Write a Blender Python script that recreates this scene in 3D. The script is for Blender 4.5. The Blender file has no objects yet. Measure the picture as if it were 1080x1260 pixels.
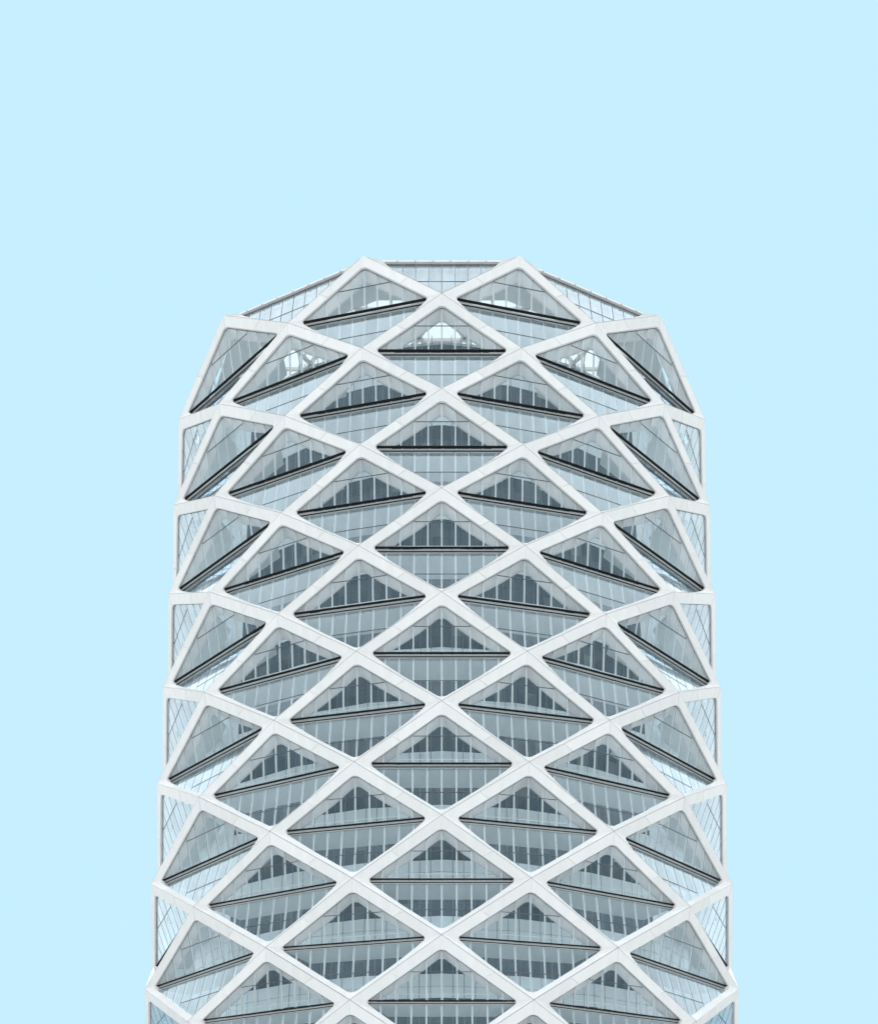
import bpy, math, random
from mathutils import Vector as V
random.seed(7)

# ---------------------------------------------------------------- camera
scene = bpy.context.scene
col = scene.collection
PXW, PXH = 1080.0, 1260.0
F_PX, PITCH, CAM_D, CAM_Z = 975.21, 0.15133, 72.873, 1.6
CX, PY = 543.4, 1490.0                       # principal point (a shift lens, verticals nearly corrected)
cam_d = bpy.data.cameras.new('camera')
cam = bpy.data.objects.new('camera', cam_d)
col.objects.link(cam)
cam_d.sensor_fit = 'HORIZONTAL'
cam_d.sensor_width = 36.0
cam_d.lens = 36.0 * F_PX / PXW
cam_d.shift_x = -(CX - PXW / 2) / PXW
cam_d.shift_y = (PY - PXH / 2) / PXW
cam_d.clip_start = 0.5
cam_d.clip_end = 6000
cam.location = (0, -CAM_D, CAM_Z)
cam.rotation_euler = (math.pi / 2 + PITCH, 0, 0)
scene.camera = cam

# ---------------------------------------------------------------- sky, sun, exposure
GAIN = 2.6
world = bpy.data.worlds.new('World')
scene.world = world
world.use_nodes = True
wn = world.node_tree
wn.nodes.clear()
bg = wn.nodes.new('ShaderNodeBackground')
wo = wn.nodes.new('ShaderNodeOutputWorld')
bg.inputs['Color'].default_value = (0.571, 0.862, 1.0, 1)
bg.inputs['Strength'].default_value = 1.0 / GAIN
wn.links.new(bg.outputs[0], wo.inputs[0])

sun_d = bpy.data.lights.new('sun', 'SUN')
sun = bpy.data.objects.new('sun', sun_d)
col.objects.link(sun)
sun_d.energy = 1.5
sun_d.angle = math.radians(179)
sun_d.color = (1.0, 0.93, 0.885)
SUN_EL, SUN_AZ = math.radians(74), math.radians(0)      # veiled sun, high behind the camera
sd = V((math.sin(SUN_AZ) * math.cos(SUN_EL), -math.cos(SUN_AZ) * math.cos(SUN_EL), math.sin(SUN_EL)))
sun.rotation_euler = (-sd).to_track_quat('-Z', 'Y').to_euler()
sun.location = sd * 300

vs = scene.view_settings
vs.view_transform = 'Standard'
vs.look = 'None'
vs.exposure = math.log2(GAIN)
vs.gamma = 1.0
vs.use_curve_mapping = False
scene.cycles.max_bounces = 10
scene.cycles.diffuse_bounces = 4
scene.cycles.glossy_bounces = 4
scene.cycles.transmission_bounces = 4
scene.cycles.transparent_max_bounces = 24
scene.cycles.use_denoising = True


# ---------------------------------------------------------------- materials
def nodes_of(m):
    m.use_nodes = True
    return m.node_tree.nodes, m.node_tree.links


def paint(name, colr, rough=0.5, var=0.05, scale=0.6, metallic=0.0, spec=0.5, streak=False):
    m = bpy.data.materials.new(name)
    n, l = nodes_of(m)
    p = n['Principled BSDF']
    p.inputs['Roughness'].default_value = rough
    p.inputs['Metallic'].default_value = metallic
    p.inputs['Specular IOR Level'].default_value = spec
    tc = n.new('ShaderNodeTexCoord')
    mp = n.new('ShaderNodeMapping')
    mp.inputs['Scale'].default_value = (scale * 3, scale * 3, scale * 0.35) if streak else (scale,) * 3
    tx = n.new('ShaderNodeTexNoise')
    tx.inputs['Detail'].default_value = 5
    tx.inputs['Scale'].default_value = 1.0
    isl = n.new('ShaderNodeObjectInfo')
    add = n.new('ShaderNodeMath'); add.operation = 'MULTIPLY_ADD'
    add.inputs[1].default_value = 0.35; 
    rmp = n.new('ShaderNodeMapRange')
    rmp.inputs['From Min'].default_value = 0.35
    rmp.inputs['From Max'].default_value = 1.0
    rmp.inputs['To Min'].default_value = 1 - var
    rmp.inputs['To Max'].default_value = 1.0
    mul = n.new('ShaderNodeMixRGB'); mul.blend_type = 'MULTIPLY'
    mul.inputs['Fac'].default_value = 1
    mul.inputs['Color1'].default_value = (*colr, 1)
    l.new(tc.outputs['Object'], mp.inputs['Vector'])
    l.new(mp.outputs[0], tx.inputs['Vector'])
    l.new(isl.outputs['Random'], add.inputs[0])
    l.new(tx.outputs['Fac'], add.inputs[2])
    l.new(add.outputs[0], rmp.inputs['Value'])
    l.new(rmp.outputs[0], mul.inputs['Color2'])
    l.new(mul.outputs[0], p.inputs['Base Color'])
    return m


def glass(name, tint, gloss, k=2.0, ior=1.5, rough=0.0):
    """architectural pane: Fresnel reflection over a tinted see-through sheet"""
    m = bpy.data.materials.new(name)
    n, l = nodes_of(m)
    n.remove(n['Principled BSDF'])
    out = n['Material Output']
    ge = n.new('ShaderNodeNewGeometry')
    dt = n.new('ShaderNodeVectorMath'); dt.operation = 'DOT_PRODUCT'
    ab = n.new('ShaderNodeMath'); ab.operation = 'ABSOLUTE'
    om = n.new('ShaderNodeMath'); om.operation = 'SUBTRACT'; om.inputs[0].default_value = 1.0
    pw = n.new('ShaderNodeMath'); pw.operation = 'POWER'; pw.inputs[1].default_value = 5.0
    f0 = ((ior - 1) / (ior + 1)) ** 2
    fr = n.new('ShaderNodeMath'); fr.operation = 'MULTIPLY_ADD'; fr.inputs[1].default_value = 1 - f0; fr.inputs[2].default_value = f0
    l.new(ge.outputs['Incoming'], dt.inputs[0]); l.new(ge.outputs['Normal'], dt.inputs[1])
    l.new(dt.outputs['Value'], ab.inputs[0]); l.new(ab.outputs[0], om.inputs[1]); l.new(om.outputs[0], pw.inputs[0]); l.new(pw.outputs[0], fr.inputs[0])
    # several reflecting surfaces of a coated double pane: kF / (1 + (k-1)F)
    a = n.new('ShaderNodeMath'); a.operation = 'MULTIPLY'; a.inputs[1].default_value = k
    b = n.new('ShaderNodeMath'); b.operation = 'MULTIPLY_ADD'; b.inputs[1].default_value = k - 1; b.inputs[2].default_value = 1
    d = n.new('ShaderNodeMath'); d.operation = 'DIVIDE'
    tr = n.new('ShaderNodeBsdfTransparent')
    gl = n.new('ShaderNodeBsdfGlossy'); gl.inputs['Color'].default_value = (*gloss, 1); gl.inputs['Roughness'].default_value = rough
    gi = n.new('ShaderNodeNewGeometry')
    mr = n.new('ShaderNodeMapRange')
    mr.inputs['To Min'].default_value = 0.93; mr.inputs['To Max'].default_value = 1.0
    tm = n.new('ShaderNodeMixRGB'); tm.blend_type = 'MULTIPLY'; tm.inputs['Fac'].default_value = 1
    tm.inputs['Color1'].default_value = (*tint, 1)
    mx = n.new('ShaderNodeMixShader')
    l.new(gi.outputs['Random Per Island'], mr.inputs['Value'])
    l.new(mr.outputs[0], tm.inputs['Color2'])
    l.new(tm.outputs[0], tr.inputs['Color'])
    l.new(fr.outputs[0], a.inputs[0]); l.new(fr.outputs[0], b.inputs[0])
    l.new(a.outputs[0], d.inputs[0]); l.new(b.outputs[0], d.inputs[1])
    mp = n.new('ShaderNodeMapping'); mp.inputs['Scale'].default_value = (2.2, 2.2, 0.22)
    nz = n.new('ShaderNodeTexNoise'); nz.inputs['Scale'].default_value = 1.0; nz.inputs['Detail'].default_value = 4
    sr = n.new('ShaderNodeMapRange')
    sr.inputs['From Min'].default_value = 0.3; sr.inputs['From Max'].default_value = 0.7
    sr.inputs['To Min'].default_value = 0.86; sr.inputs['To Max'].default_value = 1.14
    sm = n.new('ShaderNodeMath'); sm.operation = 'MULTIPLY'; sm.use_clamp = True
    l.new(ge.outputs['Position'], mp.inputs['Vector']); l.new(mp.outputs[0], nz.inputs['Vector'])
    l.new(nz.outputs['Fac'], sr.inputs['Value']); l.new(sr.outputs[0], sm.inputs[1]); l.new(d.outputs[0], sm.inputs[0])
    l.new(sm.outputs[0], mx.inputs['Fac'])
    l.new(tr.outputs[0], mx.inputs[1]); l.new(gl.outputs[0], mx.inputs[2])
    l.new(mx.outputs[0], out.inputs['Surface'])
    return m


M = {}
M['white'] = paint('white_cladding', (0.64, 0.615, 0.612), 0.45, 0.15, 0.35, streak=True)
M['lining'] = paint('white_lining', (0.88, 0.835, 0.835), 0.6, 0.06, 0.5)
M['mullion'] = paint('aluminium_mullion', (0.84, 0.835, 0.83), 0.45, 0.05, 1.0)
M['black'] = paint('black_gasket', (0.012, 0.013, 0.015), 0.6, 0.2, 1.0, spec=0.2)
M['fascia'] = paint('grey_fascia', (0.52, 0.515, 0.515), 0.5, 0.2, 2.0)
M['soffit'] = paint('pale_soffit', (0.78, 0.81, 0.82), 0.7, 0.08, 0.8)
M['spandrel'] = paint('pale_spandrel', (0.80, 0.86, 0.89), 0.5, 0.10, 0.8)
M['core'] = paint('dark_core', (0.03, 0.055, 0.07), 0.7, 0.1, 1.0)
M['ground'] = paint('plaza_concrete', (0.52, 0.505, 0.48), 0.85, 0.2, 0.05)
M['parapet'] = paint('grey_parapet', (0.42, 0.39, 0.385), 0.7, 0.1, 0.8)
M['roofing'] = paint('roof_membrane', (0.45, 0.45, 0.44), 0.8, 0.2, 0.2)
M['glass'] = glass('clear_glass', (0.945, 0.965, 0.972), (0.83, 0.93, 1.0), k=1.9, ior=1.25)
M['solar'] = glass('solar_glass', (0.935, 0.962, 0.975), (0.86, 0.94, 1.0), k=2.5, ior=1.26)
M['office_mullion'] = paint('dark_office_mullion', (0.14, 0.24, 0.29), 0.5, 0.1, 1.0)
M['truss'] = paint('white_roof_steel', (0.72, 0.70, 0.69), 0.5, 0.1, 1.0)
M['gasket'] = paint('grey_gasket', (0.10, 0.11, 0.12), 0.7, 0.1, 1.0, spec=0.2)


def inner_glass():
    m = bpy.data.materials.new('inner_office_glass')
    n, l = nodes_of(m)
    p = n['Principled BSDF']
    p.inputs['Roughness'].default_value = 0.06
    p.inputs['IOR'].default_value = 1.22
    gi = n.new('ShaderNodeNewGeometry')
    rp = n.new('ShaderNodeValToRGB')
    e = rp.color_ramp.elements
    rp.color_ramp.interpolation = 'CONSTANT'
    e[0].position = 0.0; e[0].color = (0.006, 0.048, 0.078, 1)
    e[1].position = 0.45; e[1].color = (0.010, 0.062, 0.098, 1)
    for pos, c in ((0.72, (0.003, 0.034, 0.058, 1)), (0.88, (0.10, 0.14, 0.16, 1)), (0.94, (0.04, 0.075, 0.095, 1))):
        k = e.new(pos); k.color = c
    l.new(gi.outputs['Random Per Island'], rp.inputs['Fac'])
    l.new(rp.outputs[0], p.inputs['Base Color'])
    return m


M['innerglass'] = inner_glass()


def skylight_glass():
    m = bpy.data.materials.new('fritted_skylight_glass')
    n, l = nodes_of(m)
    n.remove(n['Principled BSDF'])
    t = n.new('ShaderNodeBsdfTranslucent'); t.inputs['Color'].default_value = (0.55, 0.54, 0.53, 1)
    tr = n.new('ShaderNodeBsdfTransparent'); tr.inputs['Color'].default_value = (0.95, 0.95, 0.95, 1)
    mx = n.new('ShaderNodeMixShader'); mx.inputs['Fac'].default_value = 0.12
    l.new(t.outputs[0], mx.inputs[1]); l.new(tr.outputs[0], mx.inputs[2])
    l.new(mx.outputs[0], n['Material Output'].inputs['Surface'])
    return m


M['skylight'] = skylight_glass()

# ---------------------------------------------------------------- helpers
ORIGIN = {}


def obj(name, verts, faces, mat, parent=None, origin=None, smooth=False):
    if origin is None:
        origin = sum((V(v) for v in verts), V()) / len(verts)
    me = bpy.data.meshes.new(name)
    me.from_pydata([tuple(V(v) - origin) for v in verts], [], faces)
    mats = mat if isinstance(mat, list) else [mat]
    for q in mats:
        me.materials.append(q)
    me.update()
    o = bpy.data.objects.new(name, me)
    col.objects.link(o)
    ORIGIN[o.name] = origin
    if parent:
        o.parent = parent
        o.location = origin - ORIGIN[parent.name]
    else:
        o.location = origin
    return o


class MB:
    def __init__(s):
        s.v, s.f = [], []

    def quad(s, a, b, c, d):
        i = len(s.v); s.v += [a, b, c, d]; s.f.append((i, i + 1, i + 2, i + 3))

    def strip(s, P, Q, flip=False):
        """quads between two equally long point rows"""
        i = len(s.v); n = len(P); s.v += list(P) + list(Q)
        for k in range(n - 1):
            q = (i + k, i + k + 1, i + n + k + 1, i + n + k)
            s.f.append(q[::-1] if flip else q)

    def prism(s, poly, d):
        """polygon extruded by vector d"""
        i = len(s.v); n = len(poly); s.v += list(poly) + [p + d for p in poly]
        s.f.append(tuple(range(i, i + n)))
        s.f.append(tuple(range(i + 2 * n - 1, i + n - 1, -1)))
        for k in range(n):
            j = (k + 1) % n
            s.f.append((i + k, i + n + k, i + n + j, i + j))

    def box(s, o, a, b, c):
        """parallelepiped from corner o with edge vectors a, b, c"""
        s.prism([o, o + a, o + a + b, o + b], c)

    def build(s, name, mat, parent=None, origin=None):
        return obj(name, s.v, s.f, mat, parent, origin) if s.v else None


# ---------------------------------------------------------------- plan of the lattice
PX_ = [0, 9.0, 17.897, 26.618, 33.802, 36.6]
PY_ = [0, 0.691, 2.655, 6.115, 12.512, 21.4]
YC = 26.1
NCOL = 22
H = 6.45475
ZTOP = 124.049
LAST = 19


def node(c, r):
    c = ((c + 10) % NCOL) - 10
    k = abs(c); s = 1 if c >= 0 else -1
    z = ZTOP - r * H
    if k <= 5:
        return V((s * PX_[k], PY_[k], z))
    k = 11 - k
    return V((s * PX_[k], 2 * YC - PY_[k], z))


def project(p):
    dx, dy, dz = p.x, p.y + CAM_D, p.z - CAM_Z
    cp, sp = math.cos(PITCH), math.sin(PITCH)
    dep = dy * cp + dz * sp
    up = -dy * sp + dz * cp
    return CX + F_PX * dx / dep, PY - F_PX * up / dep


def screen_area(poly, n):
    """pixels a pane covers in the photograph, 0 when it faces away or lies outside"""
    c = sum(poly, V()) / len(poly)
    if n.dot(cam.location - c) <= 0:
        return 0
    q = [project(p) for p in poly]
    mx = sum(p[0] for p in q) / len(q); my = sum(p[1] for p in q) / len(q)
    if not (-5 < mx < PXW + 5 and -5 < my < PXH + 8):
        return 0
    return abs(sum(q[i][0] * q[(i + 1) % len(q)][1] - q[(i + 1) % len(q)][0] * q[i][1] for i in range(len(q)))) / 2


# 2-D helpers -------------------------------------------------------------
def off_line(P, Q, w, inside):
    d = ((Q[0] - P[0]), (Q[1] - P[1])); L = math.hypot(*d); d = (d[0] / L, d[1] / L)
    n = (-d[1], d[0])
    if (inside[0] - P[0]) * n[0] + (inside[1] - P[1]) * n[1] < 0:
        n = (-n[0], -n[1])
    return (P[0] + n[0] * w, P[1] + n[1] * w), d


def isect(l1, l2):
    (p, d), (q, e) = l1, l2
    den = d[0] * e[1] - d[1] * e[0]
    t = ((q[0] - p[0]) * e[1] - (q[1] - p[1]) * e[0]) / den
    return (p[0] + d[0] * t, p[1] + d[1] * t)


def fillet(P, C, Q, r, n):
    """arc that rounds the corner C between P and Q, n*2+1 points"""
    a = V((P[0] - C[0], P[1] - C[1])).normalized(); b = V((Q[0] - C[0], Q[1] - C[1])).normalized()
    half = math.acos(max(-1, min(1, a.dot(b)))) / 2
    t = r / math.tan(half)
    ctr = V(C) + (a + b).normalized() * (r / math.sin(half))
    s = V(C) + a * t - ctr; e = V(C) + b * t - ctr
    ang = s.angle_signed(e)
    out = []
    for k in range(2 * n + 1):
        th = -ang * k / (2 * n)
        out.append((ctr.x + s.x * math.cos(th) - s.y * math.sin(th), ctr.y + s.x * math.sin(th) + s.y * math.cos(th)))
    return out


def clip(poly, ax, val, keep_greater):
    out = []
    n = len(poly)
    for i in range(n):
        a, b = poly[i], poly[(i + 1) % n]
        ia = (a[ax] >= val) == keep_greater; ib = (b[ax] >= val) == keep_greater
        if ia: out.append(a)
        if ia != ib:
            t = (val - a[ax]) / (b[ax] - a[ax])
            out.append((a[0] + (b[0] - a[0]) * t, a[1] + (b[1] - a[1]) * t))
    return out


def lerp2(a, b, t):
    return (a[0] + (b[0] - a[0]) * t, a[1] + (b[1] - a[1]) * t)


def vrange(poly, u):
    vs_ = []
    n = len(poly)
    for i in range(n):
        a, b = poly[i], poly[(i + 1) % n]
        if (a[0] - u) * (b[0] - u) < 0:
            vs_.append(a[1] + (b[1] - a[1]) * (u - a[0]) / (b[0] - a[0]))
    return (min(vs_), max(vs_)) if len(vs_) >= 2 else None


def poly_area2(p):
    return abs(sum(p[i][0] * p[(i + 1) % len(p)][1] - p[(i + 1) % len(p)][0] * p[i][1] for i in range(len(p)))) / 2


# ---------------------------------------------------------------- ground
R = 3000
obj('ground', [V((-R, -R, 0)), V((R, -R, 0)), V((R, R, 0)), V((-R, R, 0))], [(0, 1, 2, 3)], M['ground'], origin=V((0, 0, 0)))['kind'] = 'structure'

# ---------------------------------------------------------------- the tower
tower = bpy.data.objects.new('lattice_tower', None)
col.objects.link(tower)
tower.location = (0, YC, 0)
ORIGIN[tower.name] = V((0, YC, 0))
tower['label'] = 'tall rounded office tower wrapped in a white diamond lattice with triangular glass bays'
tower['category'] = 'skyscraper'

W_UP, W_LO = 1.05, 0.72          # frame widths in the upper and the lower facet
D_GL, D_LO, D_LG, D_IN = 0.20, 0.56, 0.62, 1.20
SPLAY = 0.5
MOD = 1.5
TRANSOM = 2.85
GAP = 0.03
panes = []                       # (screen area, bay, polygon, thickness vector)
panels = []                      # (screen area, bay, builder)


class Facet:
    """plane of one triangle: u along the chord, v away from it, n outward"""

    def __init__(s, Lp, Rp, T, ctr):
        s.o = (Lp + Rp) / 2
        s.u = (Rp - Lp).normalized()
        w = T - s.o
        s.ut = w.dot(s.u)
        s.v = (w - s.u * s.ut).normalized()
        s.vt = w.dot(s.v)
        s.n = s.u.cross(s.v)
        if s.n.dot(s.o - ctr) < 0:
            s.n = -s.n
        s.hw = (Rp - Lp).length / 2
        s.T = (s.ut, s.vt); s.L = (-s.hw, 0); s.R = (s.hw, 0)

    def p(s, q, d=0.0):
        return s.o + s.u * q[0] + s.v * q[1] - s.n * d


def opening(F, w, r, n):
    ins = (F.ut * 0.3, F.vt * 0.3)
    la = off_line(F.L, F.T, w, ins); ra = off_line(F.R, F.T, w, ins)
    C = isect(la, ra)
    return la, ra, C, fillet(la[0] if la[0] != C else F.L, C, ra[0], r, n)


def glaze(F, poly, uc, depth, bay, mull, gask, transom, bay_up=True, upper=True):
    """mullions and panes of one facet's opening"""
    us = [p[0] for p in poly]
    umin, umax = min(us), max(us)
    ks = [k for k in range(-9, 10) if umin + 0.25 < uc + k * MOD < umax - 0.25]
    edges = [umin - 1] + [uc + k * MOD for k in ks] + [umax + 1]
    # mullions, proud of the glass
    for k in ks:
        u = uc + k * MOD
        rg = vrange(poly, u)
        if not rg or rg[1] - rg[0] < 0.2: continue
        hw = 0.075
        mull.box(F.p((u - hw, rg[0]), depth + 0.03), F.u * 2 * hw, F.v * (rg[1] - rg[0]), -F.n * 0.17)
        gw = 0.014 if bay_up else 0.04
        gask.box(F.p((u - gw, rg[0]), depth - 0.012), F.u * 2 * gw, F.v * (rg[1] - rg[0]), -F.n * 0.03)
    # transom between the mullions that reach above it
    tall = [k for k in ks if (vrange(poly, uc + k * MOD) or (0, 0))[1] > transom + 0.06]
    if len(tall) > 1:
        a, b = uc + tall[0] * MOD, uc + tall[-1] * MOD
        for k in range(len(tall) - 1):
            u0 = uc + tall[k] * MOD + 0.02
            gask.box(F.p((u0, transom - 0.03), depth - 0.014), F.u * (MOD - 0.04), F.v * 0.06, -F.n * 0.05)
    for i in range(len(edges) - 1):
        cell = clip(clip(poly, 0, edges[i] + 0.012, True), 0, edges[i + 1] - 0.012, False) if len(poly) > 2 else []
        if len(cell) < 3 or poly_area2(cell) < 0.02: continue
        mid = (edges[i] + edges[i + 1]) / 2
        split = len(tall) > 1 and uc + tall[0] * MOD < mid < uc + tall[-1] * MOD
        parts = [clip(cell, 1, transom - 0.012, False), clip(cell, 1, transom + 0.012, True)] if split else [cell]
        for q in parts:
            if len(q) < 3 or poly_area2(q) < 0.02: continue
            # every pane sits a hair out of true
            cx = sum(a[0] for a in q) / len(q); cy = sum(a[1] for a in q) / len(q)
            tu, tv = random.gauss(0, 0.0022), random.gauss(0, 0.0022)
            P = [F.p(a, depth + (a[0] - cx) * tu + (a[1] - cy) * tv) for a in q]
            panes.append((screen_area(P, F.n), bay, P, -F.n * 0.024, upper))


def make_bay(c, r):
    ctr = V((0, YC, ZTOP - (r + 1) * H))
    A, L_, R_, B = node(c, r), node(c - 1, r + 1), node(c + 1, r + 1), node(c, r + 2)
    # seen from outside the side nodes run left to right
    has_up, has_lo = r >= 0, r + 2 <= LAST
    FU = Facet(L_, R_, A, ctr)
    FL = Facet(L_, R_, B, ctr)
    chord_u = FU.u
    inward = V((0, 0, 1)).cross(chord_u)
    if inward.dot(ctr - FU.o) < 0: inward = -inward
    core = MB()
    mull = MB(); gask = MB()
    la, ra, C, arcU = opening(FU, W_UP, 0.85, 5)
    uL = isect(la, ((0, 0), (1, 0)))[0]; uR = isect(ra, ((0, 0), (1, 0)))[0]
    lb, rb, CB, arcL = opening(FL, W_LO, 1.0, 4)
    vat = lambda ln, u: ln[0][1] + (u - ln[0][0]) * ln[1][1] / ln[1][0]
    bay_ctr = (L_ + R_) / 2
    rows = {}
    for side in (-1, 1):
        uS = uL if side < 0 else uR
        nodeS = FU.L if side < 0 else FU.R
        up, lo = [], []
        half = arcU[:6][::-1] if side < 0 else arcU[5:]        # arc runs from the left edge to the right one
        pts = list(half) + [lerp2(half[-1], (uS, 0), t) for t in (0.3, 0.55, 0.8, 1.0)]
        # outer row: foot on the crease edge
        T = FU.T; E = (nodeS[0] - T[0], nodeS[1] - T[1]); EL = math.hypot(*E)
        ts = [max(0, ((q[0] - T[0]) * E[0] + (q[1] - T[1]) * E[1]) / EL / EL) for q in pts]
        t0, t1 = ts[0], ts[-1]
        ts = [(t - t0) / (t1 - t0) for t in ts]
        nrm = off_line(T, nodeS, 0.035, (T[0] * 0.3, T[1] * 0.3))
        for q, t in zip(pts, ts):
            o2 = (nrm[0][0] + E[0] * t, nrm[0][1] + E[1] * t)
            up.append((FU, o2, 0.0, q, 0.0))
        up[0] = (FU, (T[0], T[1] - 0.045), 0.0, pts[0], 0.0)
        up[-1] = (FU, (nodeS[0] - side * 0.06, 0.0), 0.0, pts[-1], 0.0)
        # lower side
        ln = lb if side < 0 else rb
        u4 = uS + side * 0.02
        halfL = arcL[:5][::-1] if side < 0 else arcL[4:]        # from bottom middle outwards
        vS = vat(ln, u4)
        if abs(vS) < 0.3: vS = 0.3
        chain = [((uS, 0.0), 0.0), ((uS + side * 0.10, 0.10), 0.03), ((uS + side * 0.10, 0.22), 0.06), ((u4, vS), 0.12)]
        lin = [(lerp2((u4, vS), halfL[-1], t), d) for t, d in ((0.15, 0.34), (0.3, 0.46), (0.5, D_LO), (0.75, D_LO))] + [(q, D_LO) for q in halfL[::-1]]
        chain += lin
        if not has_up:
            chain = [(lerp2((u4, vS), halfL[-1], 0.06), 0.12)] + lin
        j0 = 3 if has_up else 0
        Tb = FL.T; Eb = (Tb[0] - nodeS[0], Tb[1] - nodeS[1]); EBL = math.hypot(*Eb)
        tb = [((q[0] - nodeS[0]) * Eb[0] + (q[1] - nodeS[1]) * Eb[1]) / EBL / EBL for q, _ in chain]
        s0, s1 = tb[j0], tb[-1]
        nb = off_line(nodeS, Tb, 0.035, (Tb[0] * 0.3, Tb[1] * 0.3))
        for j, (q, d) in enumerate(chain):
            t = 0 if j < j0 else 0.04 + 0.96 * (tb[j] - s0) / (s1 - s0)
            o2 = (nb[0][0] + Eb[0] * t, nb[0][1] + Eb[1] * t)
            if t == 0: o2 = (nodeS[0] - side * 0.06, 0.0)
            lo.append((FL, o2, 0.0, q, d))
        lo[-1] = (FL, (Tb[0], Tb[1] - 0.045), 0.0, chain[-1][0], D_LO)
        rows[side] = (up, lo)
    # ---- core: backing behind the cladding, deep white reveals, inner face
    bay_rows = []
    for side in (-1, 1):
        for part, on in ((rows[side][0], has_up), (rows[side][1], has_lo)):
            if not on: continue
            O = [F.p(o, do) for F, o, do, i, di in part]
            I = [F.p(i, di) for F, o, do, i, di in part]
            Ob = [F.p(o, do + 0.04) for F, o, do, i, di in part]
            Ib = [F.p(i, di + 0.04) for F, o, do, i, di in part]
            Od = [F.p(o, D_IN) for F, o, do, i, di in part]
            sp = SPLAY if part[0][0] is FU else 0.08
            Im = [F.p(i, max(di + 0.04, 0.26)) for F, o, do, i, di in part]
            Ie = [F.p(i, 1.02) + (F.p(i, 1.02) - F.p(o, 1.02)).normalized() * sp for F, o, do, i, di in part]
            core.strip(Ob, Ib); core.strip(Ob, Od); core.strip(Ib, Im); core.strip(Im, Ie)
            core.strip(Ie, [p - part[0][0].n * 0.18 for p in Ie]); core.strip([p - part[0][0].n * 0.18 for p in Ie], Od)
            bay_rows.append((side, part, O, I))
    if not has_up:            # crown bay: a head rail closes the top
        pass
    frame = core.build('lattice_bay', M['lining'], tower, bay_ctr)
    # ---- cladding panels, with open joints between them
    for side, part, O, I in bay_rows:
        F = part[0][0]
        cuts = [(0, 7), (7, len(part) - 1)] if F is FU else [(0, len(part) - 1)]
        for a, b in cuts:
            if b <= a: continue
            o, i = O[a:b + 1], I[a:b + 1]
            o = [p.copy() for p in o]; i = [p.copy() for p in i]

            def nudge(row, g):
                d = row[1] - row[0]
                if d.length > 3 * g and F is FU: row[0] = row[0] + d.normalized() * g
                d = row[-2] - row[-1]
                if d.length > 3 * g and not (F is FU and b == len(part) - 1): row[-1] = row[-1] + d.normalized() * g
            nudge(o, 0.022); nudge(i, 0.022)
            panels.append((screen_area(list(o) + list(i)[::-1], F.n), frame, o, i, F.n.copy()))
    # ---- glazing
    uc = FU.ut
    if has_up:
        for side in (-1, 1):  # dark edge strip: glass gasket, with the shadow under the frame drawn in
            row = rows[side][0]
            P, Q = [], []
            for F, o, do, i, di in row:
                w = V((i[0] - o[0], i[1] - o[1])).normalized() * 0.04
                P.append(F.p(i, D_GL - 0.012)); Q.append(F.p((i[0] + w.x, i[1] + w.y), D_GL - 0.012))
            gask.strip(P, Q); gask.strip(Q, [q - FU.n * 0.03 for q in Q])
        poly = [(uL, 0.06)] + arcU + [(uR, 0.06)]
        glaze(FU, poly, uc, D_GL, frame, mull, gask, TRANSOM)
    if has_lo:
        vl = 0.24
        ulL = isect(lb, ((0, vl), (1, 0)))[0]; ulR = isect(rb, ((0, vl), (1, 0)))[0]
        if not has_up:
            vl = 0.1
            ulL = isect(lb, ((0, vl), (1, 0)))[0]; ulR = isect(rb, ((0, vl), (1, 0)))[0]
        polyL = [(ulL, vl)] + arcL + [(ulR, vl)]
        glaze(FL, polyL, FL.ut, D_LG, frame, mull, gask, TRANSOM + 0.35, has_up, False)
    mg = mull.build('mullion_grid', M['mullion'], frame)
    if mg: mg['kind'] = 'stuff'
    mg = gask.build('gasket_shade_grid', M['gasket'], frame)
    if mg: mg['kind'] = 'stuff'
    # ---- the bar across the widest line: black shadow gap, grey fascia, black drip
    z = V((0, 0, 1))
    if has_up and has_lo:
        o0 = FU.o + chord_u * uL
        W = chord_u * (uR - uL)
        b1 = MB(); b1.box(o0 + inward * 0.16 - z * 0.01, W, z * 0.055, inward * 0.24)
        b1.box(o0 + inward * 0.50 - z * 0.20, W, z * 0.04, inward * 0.09)
        sb = b1.build('sill_beam', M['black'], frame)
        b2 = MB()
        n = max(1, round((uR - uL) / 3.0)); seg = (uR - uL) / n
        for k in range(n):
            b2.box(o0 + chord_u * (k * seg + 0.012) + inward * 0.45 - z * 0.155, chord_u * (seg - 0.024), z * 0.14, inward * 0.08)
        b2.build('fascia', M['fascia'], frame)
        # floor edge that reaches in from the bar towards the offices
        b3 = MB()
        i0, i1 = uL + 0.1, uR - 0.1
        a0 = FU.o + inward * 0.66 - z * 0.25
        q = [a0 + chord_u * i0, a0 + chord_u * i1, a0 + chord_u * (i1 - 1.6) + inward * 3.0, a0 + chord_u * (i0 + 1.6) + inward * 3.0]
        b3.prism(q, z * 0.21)
        b3.build('floor_edge', M['soffit'], frame)
        # guard rail on the floor edge
        b4 = MB()
        g0 = FU.o + inward * 1.0 - z * 0.04
        k = i0 + 1.2
        while k < i1 - 1.2:
            b4.box(g0 + chord_u * k, chord_u * 0.05, inward * 0.05, z * 1.05)
            k += 1.5
        b4.box(g0 + chord_u * (i0 + 1.2) + z * 1.05, chord_u * (i1 - i0 - 2.4), inward * 0.06, z * 0.05)
        b4.build('guard_rail', M['mullion'], frame)
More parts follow.
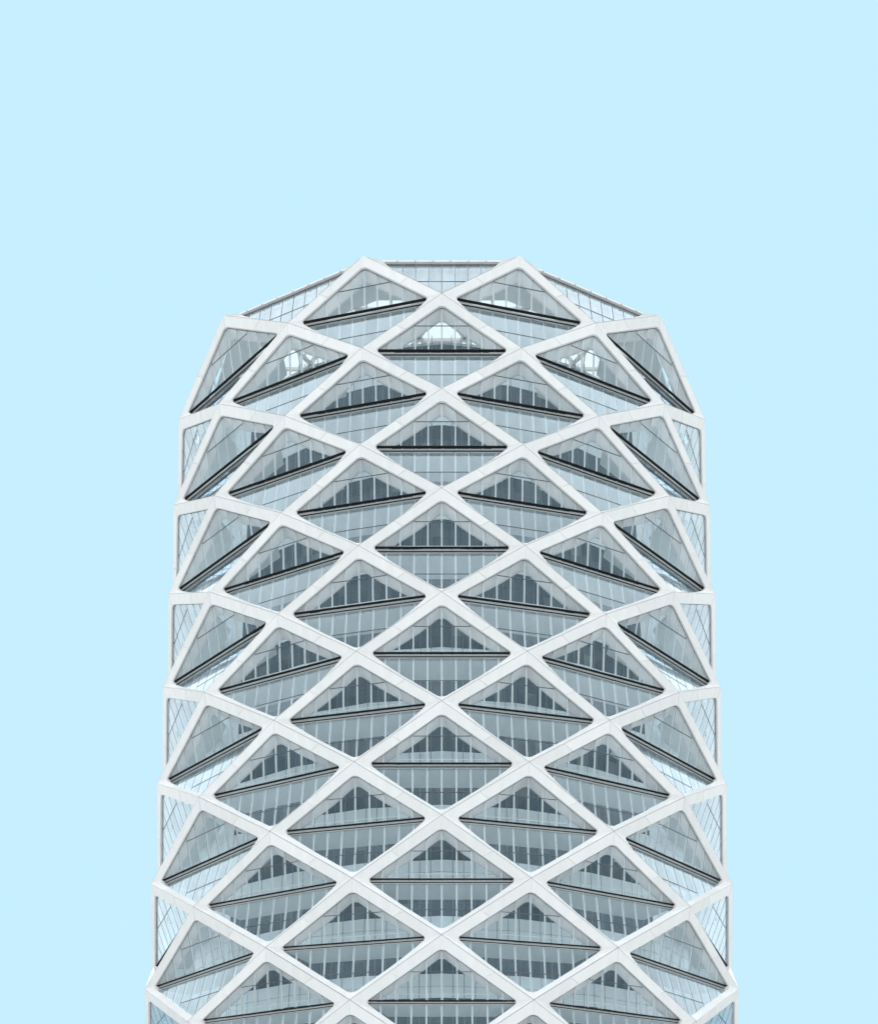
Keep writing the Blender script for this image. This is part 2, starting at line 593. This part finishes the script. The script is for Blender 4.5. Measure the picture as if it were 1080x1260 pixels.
    if not has_up:
        # crown: white coping, dark slot, short posts, and a blind wall behind the glass
        a0 = L_ + chord_u * 0.9; W = (R_ - L_).length - 1.8
        cp = MB()
        cp.box(a0 + inward * 0.36 - z * 0.32, chord_u * W, z * 0.22, inward * 0.7)
        cp.build('roof_coping', M['white'], frame)
        sl = MB(); sl.box(a0 + inward * 0.58 - z * 0.35, chord_u * W, z * 0.028, inward * 0.10)
        sl.build('shadow_slot', M['gasket'], frame)
        n = int(W // 2.05)
        for k in range(n + 1):
            po = MB(); u = (W - n * 2.05) / 2 + k * 2.05
            po.box(a0 + chord_u * (u - 0.02) + inward * 0.30 - z * 0.30, chord_u * 0.05, inward * 0.055, z * 0.52)
            po.box(a0 + chord_u * (u - 0.06) + inward * 0.28 - z * 0.31, chord_u * 0.13, inward * 0.076, z * 0.04)
            po.build('coping_post', M['fascia'], frame)
        bw = MB()
        q = [FL.p((-7.0, 0.12), 1.15), FL.p((7.0, 0.12), 1.15), FL.p((FL.ut + 1.2, FL.vt - 1.6), 1.15), FL.p((FL.ut - 1.2, FL.vt - 1.6), 1.15)]
        bw.prism(q, -FL.n * 0.12)
        bw.build('parapet_panel', M['parapet'], frame)
    return frame


bays = {}
for r in range(-1, LAST):
    for c in range(-10, 12):
        if (c + r) % 2 == 0: continue
        bays[c, r] = make_bay(c, r)

# cladding: the 300 largest in view as panels of their own, the rest joined


def panel_mesh(mb, o, i, n):
    t = 0.036
    mb.strip(o, i)
    ob = [p - n * t for p in o]; ib = [p - n * t for p in i]
    mb.strip(o, ob); mb.strip(i, ib)
    mb.quad(o[0], i[0], ib[0], ob[0]); mb.quad(o[-1], i[-1], ib[-1], ob[-1])


panels.sort(key=lambda q: -q[0])
rest = MB()
for k, (a, bay, o, i, n) in enumerate(panels):
    if k < 300 and a > 8:
        mb = MB(); panel_mesh(mb, o, i, n)
        mb.build('cladding_panel', M['white'], bay)
    else:
        panel_mesh(rest, o, i, n)
rest.build('cladding', M['white'], tower, V((0, YC, 60)))['kind'] = 'stuff'

panes.sort(key=lambda q: -q[0])
rest = {True: MB(), False: MB()}
for k, (a, bay, P, d, upper) in enumerate(panes):
    if k < 300:
        mb = MB(); mb.prism(P, d)
        mb.build('pane', M['glass'] if upper else M['solar'], bay)
    else:
        rest[upper].prism(P, d)
nu = len(rest[True].f); nv = len(rest[True].v)
both = MB()
both.v = rest[True].v + rest[False].v
both.f = rest[True].f + [tuple(i + nv for i in f) for f in rest[False].f]
g = both.build('glazing', [M['glass'], M['solar']], tower, V((0, YC, 60)))
g['kind'] = 'stuff'
g.data.polygons.foreach_set('material_index', [0] * nu + [1] * (len(both.f) - nu))

# ---------------------------------------------------------------- inside the lattice: offices behind their own curtain wall
def plan_offset(d):
    """plan polygon of all 22 nodes moved inward by d metres"""
    P = [node(c, 0).to_2d() for c in range(-10, 12)]
    out = []
    n = len(P)
    for i in range(n):
        a, b, c = P[i - 1], P[i], P[(i + 1) % n]
        e1 = (b - a).normalized(); e2 = (c - b).normalized()
        n1 = V((-e1.y, e1.x)); n2 = V((-e2.y, e2.x))
        ctr = V((0, YC))
        if n1.dot(ctr - b) < 0: n1 = -n1
        if n2.dot(ctr - b) < 0: n2 = -n2
        m = (n1 + n2).normalized()
        out.append(b + m * d / max(0.3, m.dot(n1)))
    return out


WALL_TOP = ZTOP - 0.85 * H
inner = plan_offset(5.3)
wall, mul, band = MB(), MB(), MB()
n = len(inner)
for i in range(n):
    a, b = inner[i], inner[(i + 1) % n]
    L = (b - a).length; d = (b - a) / L
    nn = V((d.y, -d.x))
    if nn.dot(a - V((0, YC))) < 0: nn = -nn
    d3 = V((d.x, d.y, 0)); n3 = V((nn.x, nn.y, 0)); a3 = V((a.x, a.y, 0))
    m = max(1, round(L / 1.25)); s = L / m
    endwall = abs((a.x + b.x) / 2) > 20.5           # end walls coloured pale, standing in for sky reflected in the outer bays
    for r in range(1, LAST + 1):
        zr = ZTOP - r * H
        top_h = H if r > 1 else WALL_TOP - zr
        zones = ((0.0, 2.2, 0), (2.2, 3.5, 1), (3.5, 4.9, 1), (4.9, H, 0))
        for h0, h1, pale in zones:
            h1 = min(h1, top_h)
            if h1 - h0 < 0.1: continue
            for k in range(m):
                p = a3 + d3 * (s * k + 0.03) + V((0, 0, zr + h0 + 0.02))
                if pale or endwall:
                    band.box(p + n3 * 0.02, d3 * (s - 0.06), V((0, 0, h1 - h0 - 0.045)), n3 * (0.05 + random.random() * 0.02))
                else:
                    tl = random.gauss(0, 0.006)
                    q0 = p + n3 * tl; q1 = q0 + d3 * (s - 0.06)
                    h = V((0, 0, h1 - h0 - 0.04))
                    wall.quad(q0, q1, q1 + h - n3 * 2 * tl, q0 + h - n3 * 2 * tl)
        if not endwall:
            for k in range(m):
                mul.box(a3 + d3 * (s * k - 0.025) + V((0, 0, zr)), d3 * 0.05, V((0, 0, 2.2)), n3 * 0.12)
                if top_h > 5.4:
                    mul.box(a3 + d3 * (s * k - 0.025) + V((0, 0, zr + 4.9)), d3 * 0.05, V((0, 0, H - 4.9)), n3 * 0.12)
for c in (5, -5, 6, -6):                               # added pale radial walls, blocking sky seen through the gap at both ends
    p = node(c, 0); q0 = V((p.x, p.y, 0)); dirn = (V((0, YC, 0)) - q0); dirn = V((dirn.x, dirn.y * 0.35, 0)).normalized()
    t = V((-dirn.y, dirn.x, 0))
    pw = MB(); pw.box(q0 + dirn * 1.5 - t * 0.1, dirn * 4.2, t * 0.2, V((0, 0, ZTOP - 1.2)))
    pw.build('end_sky_blocker', M['spandrel'], tower)
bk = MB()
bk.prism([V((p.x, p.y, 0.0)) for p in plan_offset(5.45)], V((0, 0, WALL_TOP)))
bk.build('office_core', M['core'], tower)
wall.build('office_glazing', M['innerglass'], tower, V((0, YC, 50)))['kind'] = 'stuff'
mul.build('office_mullions', M['office_mullion'], tower, V((0, YC, 50)))['kind'] = 'stuff'
band.build('office_panels', M['spandrel'], tower, V((0, YC, 50)))['kind'] = 'stuff'
top = MB()
top.prism([V((p.x, p.y, WALL_TOP + 0.02)) for p in inner], V((0, 0, 0.35)))
top.build('atrium_floor', M['soffit'], tower)

# ---------------------------------------------------------------- roof: solid rim, fritted skylight with steel grid
ZR = ZTOP - 0.75
ringp = [node(c, 0) for c in range(-9, 12, 2)]
rim_o, rim_i = [], []
ctr = V((0, YC, 0))
o1 = []
for p in ringp:
    q = V((p.x, p.y, 0)) - ctr
    rim_o.append(ctr + q * 0.955 + V((0, 0, ZR)))
    rim_i.append(ctr + q * 0.86 + V((0, 0, ZR)))
rim = MB()
for k in range(len(ringp)):
    j = (k + 1) % len(ringp)
    rim.prism([rim_o[k], rim_o[j], rim_i[j], rim_i[k]], V((0, 0, 0.4)))
rim.build('roof_rim', M['soffit'], tower)
# skylight grid
sky_poly = [(p.x, p.y) for p in rim_i]
gl, st = MB(), MB()
STEP = 3.0
xs = [-36 + STEP * k for k in range(25)]
ys = [YC - 24 + STEP * k for k in range(17)]
for x in xs:
    cellx = clip(clip(sky_poly, 0, x, True), 0, x + STEP, False)
    if len(cellx) < 3: continue
    for y in ys:
        q = clip(clip(cellx, 1, y, True), 1, y + STEP, False)
        if len(q) < 3: continue
        gl.v += []
        i = len(gl.v); gl.v += [V((a[0], a[1], ZR + 0.30)) for a in q]; gl.f.append(tuple(range(i, i + len(q))))
gl.build('skylight_glazing', M['skylight'], tower)['kind'] = 'stuff'
for x in xs:
    ysx = sorted(b for b in [0] if False)
    sw = [(a[1], a[0]) for a in sky_poly]
    rg = vrange(sky_poly, x + 1e-4)
    if rg: st.box(V((x - 0.09, rg[0], ZR - 0.25)), V((0.18, 0, 0)), V((0, rg[1] - rg[0], 0)), V((0, 0, 0.5)))
for y in ys:
    rg = vrange([(a[1], a[0]) for a in sky_poly], y + 1e-4)
    if rg: st.box(V((rg[0], y - 0.09, ZR - 0.2)), V((rg[1] - rg[0], 0, 0)), V((0, 0.18, 0)), V((0, 0, 0.42)))
st.build('skylight_beams', M['lining'], tower)['kind'] = 'stuff'
# diagonal roof trusses under the skylight
tr = MB()
for sgn in (1, -1):
    for k in range(-12, 13):
        # lines x = sgn * (y - YC) + 5.5 k inside the skylight outline
        rot = [((a[0] - sgn * (a[1] - YC)), a[1]) for a in sky_poly]
        rg = vrange(rot, 5.5 * k + 1e-3)
        if not rg: continue
        y0, y1 = rg
        p0 = V((sgn * (y0 - YC) + 5.5 * k, y0, ZR - 1.6)); p1 = V((sgn * (y1 - YC) + 5.5 * k, y1, ZR - 1.6))
        d = (p1 - p0); w = V((-d.y, d.x, 0)).normalized() * 0.28
        tr.box(p0 - w * 0.5, d, w, V((0, 0, 0.45)))
        n = max(1, int(d.length // 3.9))
        for j in range(n):
            m0 = p0 + d * ((j + 0.5) / n)
            tr.box(m0 - w * 0.25, d.normalized() * 0.14, w * 0.5, V((0, 0, 1.4)))
tr.build('roof_trusses', M['truss'], tower)['kind'] = 'stuff'
